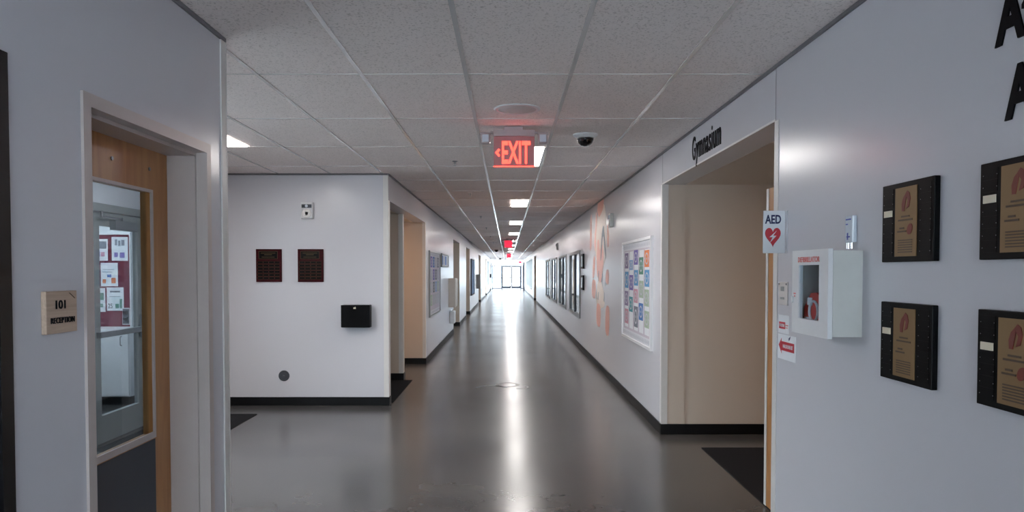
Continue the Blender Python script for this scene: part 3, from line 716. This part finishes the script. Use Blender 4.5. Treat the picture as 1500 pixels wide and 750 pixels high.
# small plate and notice
t = thing('switch_plate', 'small grey metal plate with two markings between the corner and the cabinet', 'wall plate', (XR, 3.975, 1.40), RR)
MB().box(0, 0.125, -0.007, 0, 0, 0.125, None, 0.002).build('plate', M['grid'], t)
MB().box(0.035, 0.08, -0.0085, -0.0072, 0.075, 0.1).box(0.03, 0.085, -0.0085, -0.0072, 0.03, 0.042).build('marking', M['greymetal'], t)
for sx in (0.01, 0.112): MB().lathe([(0.005, 0), (0.004, -0.0025)], axis='Y', c=(sx, -0.0072, 0.113), seg=10).build('screw', M['darkgrey'], t)
t = thing('notice', 'upper white notice with a red box, below the grey wall plate', 'notice', (XR, 3.985, 1.245), RR)
MB().box(0, 0.15, -0.0015, -0.0003, 0, 0.10).build('sheet', M['paper'], t)
rb = MB().box(0.012, 0.10, -0.0025, -0.0017, 0.025, 0.062).build('red_box', M['red'], t)
text_into(MB(), 'NALOXONE', 0.022, 0.092, 0.035, 0.052, -0.0035, -0.0027, weight=0.01).build('lettering', M['paper'], rb)
MB().box(0.105, 0.14, -0.0025, -0.0017, 0.044, 0.049).box(0.105, 0.135, -0.0025, -0.0017, 0.031, 0.035).build('small_print', M['palered'], t)
t = thing('notice', 'lower white notice with a red arrow pointing left, under the defibrillator cabinet corner', 'notice', (XR, 3.985, 1.105), RR)
MB().box(0, 0.245, -0.0022, -0.0003, 0, 0.135).build('sheet', M['paper'], t)
ar = MB().prism([(0.012, 0.075), (0.055, 0.115), (0.05, 0.097), (0.225, 0.097), (0.225, 0.048), (0.05, 0.048), (0.055, 0.03)], -0.0035, -0.0025).build('arrow', M['red'], t)
text_into(MB(), 'NALOXONE KIT', 0.075, 0.21, 0.063, 0.083, -0.0045, -0.0037, weight=0.01).build('lettering', M['paper'], ar)
MB().prism([(0.15, 0.118), (0.175, 0.132), (0.17, 0.118), (0.156, 0.106)], -0.0035, -0.0025).build('mark', M['navy'], t)

# award plaques
def award(label, y, z, ball):
    t = thing('award_plaque', label, 'plaque', (XR, y, z), RR, 'athletic award plaques on the right wall')
    MB().box(0, 0.345, -0.022, -0.0, 0, 0.297, None, 0.003).build('backboard', M['black'], t)
    gp = B(0.10, 0.243, -0.0255, -0.0225, 0.02, 0.277).build('gold_plate', M['gold'], t)
    e = MB(); y0, y1 = -0.0275, -0.0258
    e.prism([(0.150, 0.188), (0.165, 0.188), (0.172, 0.215), (0.178, 0.238), (0.172, 0.25), (0.158, 0.238), (0.148, 0.214)], y0, y1)
    e.prism([(0.178, 0.196), (0.196, 0.202), (0.205, 0.232), (0.198, 0.254), (0.184, 0.262), (0.172, 0.2505), (0.1785, 0.2385), (0.188, 0.228), (0.184, 0.212)], y0, y1)
    e.build('emblem', M['emblem'], gp)
    x = MB()
    for (a0, a1, z0) in ((0.145, 0.20, 0.165), (0.125, 0.22, 0.152), (0.135, 0.165, 0.122), (0.12, 0.18, 0.110)): x.box(a0, a1, y0, y1, z0, z0 + 0.006)
    for k in range(6): x.box(0.125, 0.22, y0, y1, 0.034 + k * 0.0088, 0.038 + k * 0.0088)
    x.build('engraving', M['goldtext'], gp)
    if ball: MB().prism([(0.203 + 0.017 * math.cos(u * PI / 8) + 0.005 * math.sin(u * PI / 8), 0.120 + 0.02 * math.sin(u * PI / 8)) for u in range(16)], y0, y1).build('ball_emblem', M['emblem'], gp)
    for side in (0.014, 0.262):
        for r in range(7):
            z0 = 0.022 + r * 0.037
            if side < 0.1 and r == 4:
                B(side + 0.006, side + 0.062, -0.0262, -0.0225, z0 + 0.003, z0 + 0.027).build('name_plate', M['ivory'], t)
            else:
                pl = MB().box(side, side + 0.068, -0.0235, -0.0225, z0, z0 + 0.035, M['black'])
                for xx in (side + 0.003, side + 0.065): pl.lathe([(0.0016, 0), (0.001, -0.001)], m=M['alu'], axis='Y', c=(xx, -0.0237, z0 + 0.0145), seg=8)
                pl.build('name_plate', None, t)
award('black award plaque with a bright gold centre plate, upper one nearer the defibrillator cabinet', 2.853, 1.617, True)
award('black award plaque cut by the right edge of the photo, upper one', 2.265, 1.617, False)
award('black award plaque with gold centre plate, lower one nearer the defibrillator cabinet', 2.853, 1.166, False)
award('black award plaque cut by the right edge of the photo, lower one', 2.265, 1.166, True)

# wall lettering
tag(text_into(MB(), 'Gymnasium', 0, 0.78, 0, 0.245, -0.006, -0.0003, M['ink'], weight=0.004, spacing=1.12).build('wall_lettering', None, None, (XR, 5.87, 2.415), RR), 'black letters reading Gymnasium on the header above the opening', 'lettering')
tag(text_into(MB(), 'Athletic', 0, 0.54, 0, 0.165, -0.006, -0.0003, M['ink'], weight=0.035).build('wall_lettering', None, None, (XR, 2.235, 2.262), RR), 'large black letters reading Athletic in the top right corner', 'lettering')
tag(text_into(MB(), 'Awards', 0, 0.50, 0, 0.16, -0.006, -0.0003, M['ink'], weight=0.035).build('wall_lettering', None, None, (XR, 2.185, 2.03), RR), 'large black letters reading Awards above the award plaques', 'lettering')

# ------------------------------------------------------------------ display boards with pictures
COLS = {'orange': (226, 132, 84), 'blue': (92, 150, 196), 'deep blue': (72, 120, 186), 'violet': (122, 108, 176), 'teal': (74, 150, 158), 'green and white': (170, 186, 166), 'purple grey': (140, 124, 156),
        'pink': (204, 150, 166), 'pale grey': (188, 190, 196), 'dark grey': (120, 124, 136), 'pale blue': (140, 170, 206), 'green': (88, 140, 122)}
PM = {k: mat('picture_' + k.replace(' ', '_'), v, 0.7, var=(45, 0.35)) for k, v in COLS.items()}
M['sheet2'] = mat('pinkish_grey_backing', (206, 198, 208), 0.8, var=(12, 0.08))
M['border'] = mat('patterned_paper_border', (222, 222, 228), 0.8, var=(60, 0.12))
M['pattern'] = mat('pale_grey_drawing', (196, 198, 206), 0.8, var=(90, 0.3))

def board(label, loc, rz, W, Hh, ncol, framem):
    t = thing('display_board', label, 'display board', loc, rz)
    fr = MB(); f = 0.03
    fr.box(0, W, -0.03, 0, 0, f).box(0, W, -0.03, 0, Hh - f, Hh).box(0, f, -0.03, 0, f, Hh - f).box(W - f, W, -0.03, 0, f, Hh - f)
    fr.build('frame', framem, t)
    B(f, W - f, -0.012, -0.0005, f, Hh - f).build('backing', M['sheet2'], t)
    bd = MB(); g = 0.11
    bd.box(f, W - f, -0.0135, -0.0122, f, g).box(f, W - f, -0.0135, -0.0122, Hh - g, Hh - f).box(f, f + 0.07, -0.0135, -0.0122, g, Hh - g).box(W - f - 0.07, W - f, -0.0135, -0.0122, g, Hh - g)
    bd = bd.build('border', M['border'], t)
    pt = MB(); k = 0; x = f + 0.06
    while x < W - f - 0.05:
        for zc in (0.07, Hh - 0.07):
            pt.prism([(x + 0.028 * math.cos(u * PI / 3), zc + 0.028 * math.sin(u * PI / 3)) for u in range(6)], -0.0145, -0.0137)
        x += 0.085
    pt.build('border_pattern', M['pattern'], bd)
    return t
# right board: W measured along the wall, near end is local x = W
RB0 = (XR, 9.28, 0.76)
board('large white framed display board of colourful pictures on the right wall', RB0, RR, 1.86, 1.19, 5, M['whitemetal'])
colw = 1.62 / 5
cn = ['farthest', 'second farthest', 'middle', 'second nearest', 'nearest']
RP = [
    [('purple grey', .86, 1.05), ('blue', .62, .82), ('purple grey', .40, .58), ('pink', .18, .36)],
    [('pale blue', .84, .96), ('violet', .60, .78), ('teal', .34, .52)],
    [('violet', .90, 1.07), ('blue', .66, .84), ('pink', .46, .62), ('dark grey', .18, .42)],
    [('green', .79, .98), ('green and white', .53, .72), ('deep blue', .28, .47)],
    [('orange', .87, 1.05), ('blue', .66, .84), ('green and white', .45, .63), ('green and white', .22, .40)],
]
strip = MB()
for c in range(5):
    x0 = 0.12 + c * colw + 0.04
    strip.box(x0 + 0.02, x0 + colw - 0.06, -0.0135, -0.0122, 0.14, 1.06)
bo = [o for o in bpy.data.objects if o.name.startswith('display_board')][0]
strip.build('paper_strips', M['paper'], bo)
def picture(label, cn_, loc, rz, w, h, grp):
    t = thing('picture', label, 'picture', loc, rz, grp)
    MB().box(0, w, -0.0155, -0.0142, 0, h).build('sheet', PM[cn_], t)
    q = MB(); s = 0.2
    n_ = 14
    for k in range(n_):
        a0 = 2 * PI * k / n_; a1 = 2 * PI * (k + 1) / n_; r0, r1 = 0.36, 0.27
        P = lambda a_, r_: (w / 2 + r_ * w * math.cos(a_), h / 2 + r_ * h * math.sin(a_))
        q.prism([P(a0, r1), P(a0, r0), P(a1, r0), P(a1, r1)], -0.0168, -0.0157)
    for k in (0.12, 0.5, 0.86): q.box(w * (k - 0.05), w * (k + 0.05), -0.0168, -0.0157, h * 0.44, h * 0.56)
    q.build('drawn_pattern', M['pattern'], t)
pos = {3: ['top', 'middle', 'bottom'], 4: ['top', 'upper middle', 'lower middle', 'bottom']}
for c, lst in enumerate(RP):
    for r, (cc, z0, z1) in enumerate(lst):
        x0 = 0.12 + c * colw + 0.045 + (0.012 if r % 2 else 0)
        picture('%s patterned picture, %s of the %s column on the right display board' % (cc, pos[len(lst)][r], cn[c]), cc, (XR, RB0[1] - x0, 0.76 + z0), RR, colw - 0.075, z1 - z0, 'pictures on the right display board')
# left board
board('white framed display board of drawings on the left corridor wall past the cream alcove', (XL, 12.86, 0.76), RL, 2.0, 1.2, 5, M['greymetal'])
LP = [['violet', 'pale grey', 'pale grey', 'green and white'], ['deep blue', 'violet', 'dark grey', 'pale grey'], ['pale grey', 'dark grey', 'pale blue', 'pale grey'], ['dark grey', 'pale grey', 'green and white', 'pale grey']]
cn4 = ['nearest', 'second nearest', 'second farthest', 'farthest']
for c in range(4):
    for r in range(4):
        picture('%s drawing, %s of the %s column on the left display board' % (LP[c][r], pos[4][r], cn4[c]), LP[c][r], (XL, 12.86 + 0.2 + c * 0.42, 0.76 + 0.90 - r * 0.235), RL, 0.30, 0.20, 'drawings on the left display board')
# small board further along
t = thing('display_board', 'small framed board high on the left corridor wall past the large one', 'display board', (XL, 15.25, 1.68), RL)
MB().box(0, 1.75, -0.03, 0, 0, 0.03).box(0, 1.75, -0.03, 0, 0.26, 0.29).box(0, 0.03, -0.03, 0, 0.03, 0.26).box(1.72, 1.75, -0.03, 0, 0.03, 0.26).build('frame', M['greymetal'], t)
B(0.03, 1.72, -0.012, -0.0005, 0.03, 0.26).build('backing', M['border'], t)
for k in range(4):
    B(0.1 + k * 0.4, 0.36 + k * 0.4, -0.016, -0.0122, 0.05, 0.24).build('photo', PM['deep blue' if k % 2 == 0 else 'pale grey'], t)
# cabinet box projecting from left wall
t = thing('wall_cabinet', 'beige grey box cabinet projecting from the left corridor wall', 'cabinet', (XL, 17.2, 0.73), RL)
MB().box(0, 0.8, -0.16, 0, 0, 0.69, None, 0.006).build('body', M['tan'], t)
B(0.02, 0.78, -0.168, -0.1605, 0.02, 0.67, 0.003).build('door', M['tan'], t)
t = thing('drinking_fountain', 'white drinking fountain bowl under the beige grey box cabinet', 'drinking fountain', (XL, 17.5, 0.2), RL)
MB().box(0, 0.45, -0.12, 0, 0.12, 0.42, None, 0.02).build('body', M['whitepl'], t)
MB().cyl((0.22, -0.06, 0.42), (0.22, -0.06, 0.46), 0.015).build('spout', M['chrome'], t)
t = thing('display_case', 'tall dark blue edged display case on the left wall beyond the second recess', 'display case', (XL, 27.6, 0.66), RL)
MB().box(0, 2.4, -0.05, -0.001, 0, 1.42).build('case', M['darkgrey'], t); B(0.06, 2.34, -0.056, -0.0505, 0.06, 1.36).build('panel', PM['pale blue'], t)
t = thing('wall_cabinet', 'small grey box cabinet on the left wall far down the corridor', 'cabinet', (XL, 33.0, 0.8), RL)
MB().box(0, 0.9, -0.16, 0, 0, 0.66, None, 0.006).build('body', M['greymetal'], t); B(0.02, 0.88, -0.168, -0.1605, 0.02, 0.64).build('door', M['greymetal'], t)
t = thing('wall_phone', 'tiny dark wall device on the left wall near the far end doors', 'wall phone', (XL, 57.7, 1.1), RL)
MB().box(0, 0.4, -0.12, 0, 0, 0.3, None, 0.01).build('body', M['black'], t); B(0.05, 0.35, -0.13, -0.1205, 0.05, 0.25).build('faceplate', M['darkgrey'], t)
t = thing('door_edge_panel', 'tall dark blue panel standing off the right wall near the far end doors', 'panel', (XR, 63.0, 0.0), RR)
MB().box(0, 0.06, -0.13, 0, 0.0, 2.4).build('post', PM['dark grey'], t); MB().box(0.005, 0.055, -0.134, -0.1305, 0.1, 2.3).build('edging', M['navy'], t)

# right wall: alarm devices, plaques, mural
def alarm(label, y, z):
    t = thing('alarm_speaker', label, 'alarm', (XR, y, z), RR)
    MB().box(0, 0.13, -0.05, 0, 0, 0.2, None, 0.008).build('body', M['greyside'], t)
    MB().box(0.02, 0.11, -0.07, -0.0505, 0.12, 0.17, None, 0.004).build('strobe', M['lens'], t)
    MB().lathe([(0.04, 0), (0.038, -0.004)], axis='Y', c=(0.065, -0.0505, 0.06), seg=20).build('speaker_grille', M['greymetal'], t)
alarm('grey alarm speaker on the right wall beside the top of the painted mural', 10.35, 2.21)
alarm('small grey alarm speaker on the right wall above the row of windows', 21.4, 2.22)
for z0, lb in ((1.64, 'plain black plaque on the right wall before the windows, upper of two'), (1.22, 'plain black plaque on the right wall before the windows, lower of two')):
    t = thing('wall_plaque', lb, 'plaque', (XR, 14.4, z0), RR, 'plain black plaques before the windows')
    MB().box(0, 0.34, -0.03, 0, 0, 0.29, None, 0.004).build('backboard', M['black'], t)
    B(0.04, 0.30, -0.033, -0.0305, 0.04, 0.25).build('face_plate', M['satin_black'], t)

mu = MB()
def blob(pts, m, lay):
    mu.prism(pts, -0.0012 - lay * 0.0008, -0.0004 - lay * 0.0008 + 0.0003 * (lay > 0), M[m])
# local x = distance from the far end (Y=13.2) towards the camera; z up from 0.75
def sm(pts, n=5):
    out = []; N = len(pts)
    for i in range(N):
        p0, p1, p2, p3 = [Vector(pts[(i + j - 1) % N]) for j in range(4)]
        for k in range(n):
            u = k / n
            out.append(tuple(0.5 * ((2 * p1) + (p2 - p0) * u + (2 * p0 - 5 * p1 + 4 * p2 - p3) * u * u + (3 * p1 - p0 - 3 * p2 + p3) * u ** 3)))
    return out
blob(sm([(0.9, 1.0), (1.15, 1.45), (1.4, 1.66), (2.05, 1.62), (2.2, 1.2), (2.15, 0.85), (1.75, 0.62), (1.2, 0.72)]), 'peach', 0)
blob(sm([(1.15, 1.62), (1.3, 1.8), (1.6, 1.9), (1.95, 1.84), (1.9, 1.62), (1.6, 1.52), (1.35, 1.5)]), 'coral', 1)
blob(sm([(0.75, 1.1), (0.85, 1.35), (1.0, 1.6), (1.12, 1.45), (1.0, 1.2), (0.9, 0.95)]), 'coral', 1)
blob(sm([(1.1, 0.6), (1.15, 1.05), (1.35, 1.12), (1.5, 0.95), (1.75, 1.05), (1.95, 0.85), (1.85, 0.62), (1.6, 0.42), (1.35, 0.48)]), 'coral', 1)
blob(sm([(1.6, 0.8), (1.75, 1.2), (1.98, 1.3), (2.25, 0.82), (2.12, 0.86), (1.94, 1.14), (1.82, 1.1), (1.7, 0.84)], 3), 'slate', 2)
blob(sm([(2.3, 1.25), (2.4, 1.3), (2.55, 1.15), (2.5, 0.98), (2.35, 1.0)]), 'coral', 1)
blob(sm([(0.5, 0.5), (0.6, 0.8), (0.85, 0.85), (0.8, 0.55)]), 'coral', 1)
blob(sm([(2.2, 0.45), (2.25, 0.6), (2.5, 0.62), (2.5, 0.42)]), 'coral', 1)
blob(sm([(0.4, 0.2), (0.5, 0.45), (0.95, 0.42), (0.85, 0.15)]), 'coral', 0)
blob(sm([(1.1, 0.0), (1.25, 0.42), (1.8, 0.40), (2.1, 0.1), (1.7, 0.02)]), 'peach', 0)
blob(sm([(1.1, -0.25), (1.15, 0.05), (1.6, 0.03), (1.55, -0.28)]), 'coral', 1)
blob(sm([(2.2, -0.3), (2.25, 0.05), (2.6, 0.05), (2.55, -0.33)]), 'coral', 1)
for (px_, pz_) in ((1.0, 0.15), (1.3, 0.5), (1.75, 0.45), (2.1, 0.4), (2.0, 0.15), (1.25, 0.15)):
    blob([(px_, pz_), (px_ + 0.05, pz_ + 0.12), (px_ + 0.1, pz_ + 0.11), (px_ + 0.07, pz_ - 0.02)], 'slate', 2)
blob(sm([(0.1, 1.0), (0.15, 1.5), (0.32, 1.6), (0.35, 1.1)]), 'coral', 0)
tag(mu.build('mural', None, None, (XR, 13.2, 0.98), RR), 'faded coral and peach painted mural on the right wall beyond the display board', 'mural')

# ------------------------------------------------------------------ office seen through the reception glass
t = thing('notice_board', 'maroon notice board seen through the glass of the reception door', 'notice board', (-5.55, 9.0, 0.88), RB)
B(0, 0.86, -0.02, 0, 0, 1.16).build('fabric', M['maroon'], t)
MB().box(0, 0.87, -0.03, 0, 1.16, 1.185).box(0, 0.87, -0.03, 0, -0.025, 0).box(0.86, 0.875, -0.03, 0, 0, 1.16).box(-0.015, 0, -0.03, 0, 0, 1.16).build('frame', M['whitemetal'], t)
def sheet(label, x0, x1, z0, z1, dec):
    t = thing('paper_sheet', label, 'paper', (x0, 8.98, z0), RB, 'papers on the maroon notice board')
    w, h = x1 - x0, z1 - z0
    B(0, w, -0.0025, -0.0005, 0, h).build('sheet', M['paper'], t)
    q = MB(); y0, y1 = -0.0035, -0.0027
    for (a0, a1, b0, b1, mm) in dec: q.box(a0 * w, a1 * w, y0, y1, b0 * h, b1 * h, mm)
    q.build('printing', None, t)
    return t
g_, gr_, bl, rd = PM['dark grey'], PM['green'], PM['deep blue'], PM['orange']
sheet('white sheet with dark figures at the top right of the maroon board', -4.91, -4.71, 1.716, 2.01, [(.2, .35, .65, .9, g_), (.4, .55, .62, .85, g_), (.6, .8, .64, .88, g_), (.15, .38, .15, .35, PM['violet']), (.5, .8, .12, .35, PM['violet'])])
sheet('white sheet with a grey photo at the top left of the maroon board', -5.15, -4.96, 1.716, 1.985, [(.08, .92, .55, .9, g_), (.3, .5, .2, .4, PM['violet']), (.55, .8, .2, .4, PM['pink'])])
sheet('white sheet with a blue dot and orange picture in the middle of the maroon board', -5.05, -4.84, 1.40, 1.69, [(.38, .62, .38, .5, bl), (.1, .3, .12, .3, rd), (.62, .88, .12, .36, rd), (.1, .8, .7, .72, g_), (.1, .7, .6, .62, g_)])
sheet('pale sheet with a green picture at the lower left of the maroon board', -5.17, -5.0, 1.08, 1.375, [(.5, .9, .5, .8, gr_), (.6, .85, .2, .35, gr_)])
f = sheet('white sheet with the number 25 at the lower middle of the maroon board', -4.98, -4.77, 1.095, 1.385, [(.2, .8, .78, .86, g_), (.5, .72, .1, .3, gr_), (.76, .9, .1, .5, gr_), (.15, .8, .6, .62, g_)])
text_into(MB(), '25', 0.015, 0.07, 0.03, 0.09, -0.0035, -0.0027, weight=0.01).build('number', M['ink'], f)
sheet('dark grey printed sheet at the bottom right corner of the maroon board', -4.79, -4.70, 0.92, 1.13, [(.05, .95, .05, .95, M['darkgrey']), (.2, .8, .6, .8, PM['pale grey']), (.2, .8, .2, .4, PM['pale grey'])])
t = thing('low_cabinet', 'low white cabinet under the maroon notice board', 'cabinet', (-5.6, 8.5, 0), RB)
MB().box(0, 1.15, -0.0, 0.45, 0.1, 0.9, None, 0.015).build('body', M['whitemetal'], t)
B(0.03, 1.12, 0.03, 0.44, 0, 0.1).build('plinth', M['base'], t)
dd = B(0.01, 1.14, -0.02, -0.0005, 0.12, 0.87, 0.004).build('door', M['whitemetal'], t)
MB().tube([(1.06, -0.021, 0.82), (1.06, -0.05, 0.81), (1.06, -0.05, 0.72), (1.06, -0.021, 0.71)], 0.007).build('handle', M['alu'], dd)
t = thing('office_chair', 'dark blue grey chair back low behind the door glass', 'chair', (-4.95, 7.9, 0), RB)
MB().box(-0.25, 0.22, -0.22, 0.22, 0.36, 0.43, None, 0.025).build('seat', M['darkgrey'], t)
MB().box(-0.24, 0.16, 0.18, 0.24, 0.36, 0.66, None, 0.028).build('backrest', M['darkgrey'], t)
for (a_, b_) in ((-0.2, -0.18), (0.17, -0.18), (-0.2, 0.17), (0.17, 0.17)): MB().cyl((a_, b_, 0), (a_, b_, 0.37), 0.013).build('leg', M['black'], t)

# ------------------------------------------------------------------ daylight and colour
wd = bpy.data.worlds.new('sky'); SC.world = wd; wd.use_nodes = True
nt = wd.node_tree; bg = nt.nodes['Background']
tc = nt.nodes.new('ShaderNodeTexCoord'); sp = nt.nodes.new('ShaderNodeSeparateXYZ'); rp = nt.nodes.new('ShaderNodeValToRGB')
nt.links.new(tc.outputs['Generated'], sp.inputs[0]); nt.links.new(sp.outputs['Z'], rp.inputs['Fac']); nt.links.new(rp.outputs['Color'], bg.inputs['Color'])
rp.color_ramp.elements[0].position = 0.0; rp.color_ramp.elements[0].color = (0.42, 0.44, 0.46, 1)
rp.color_ramp.elements[1].position = 0.45; rp.color_ramp.elements[1].color = (0.93, 0.96, 1.0, 1)
bg.inputs['Strength'].default_value = 11.0

SC.view_settings.view_transform = 'Standard'; SC.view_settings.look = 'None'
SC.view_settings.gamma = 1.0; SC.view_settings.use_curve_mapping = False
SC.view_settings.exposure = 0.82
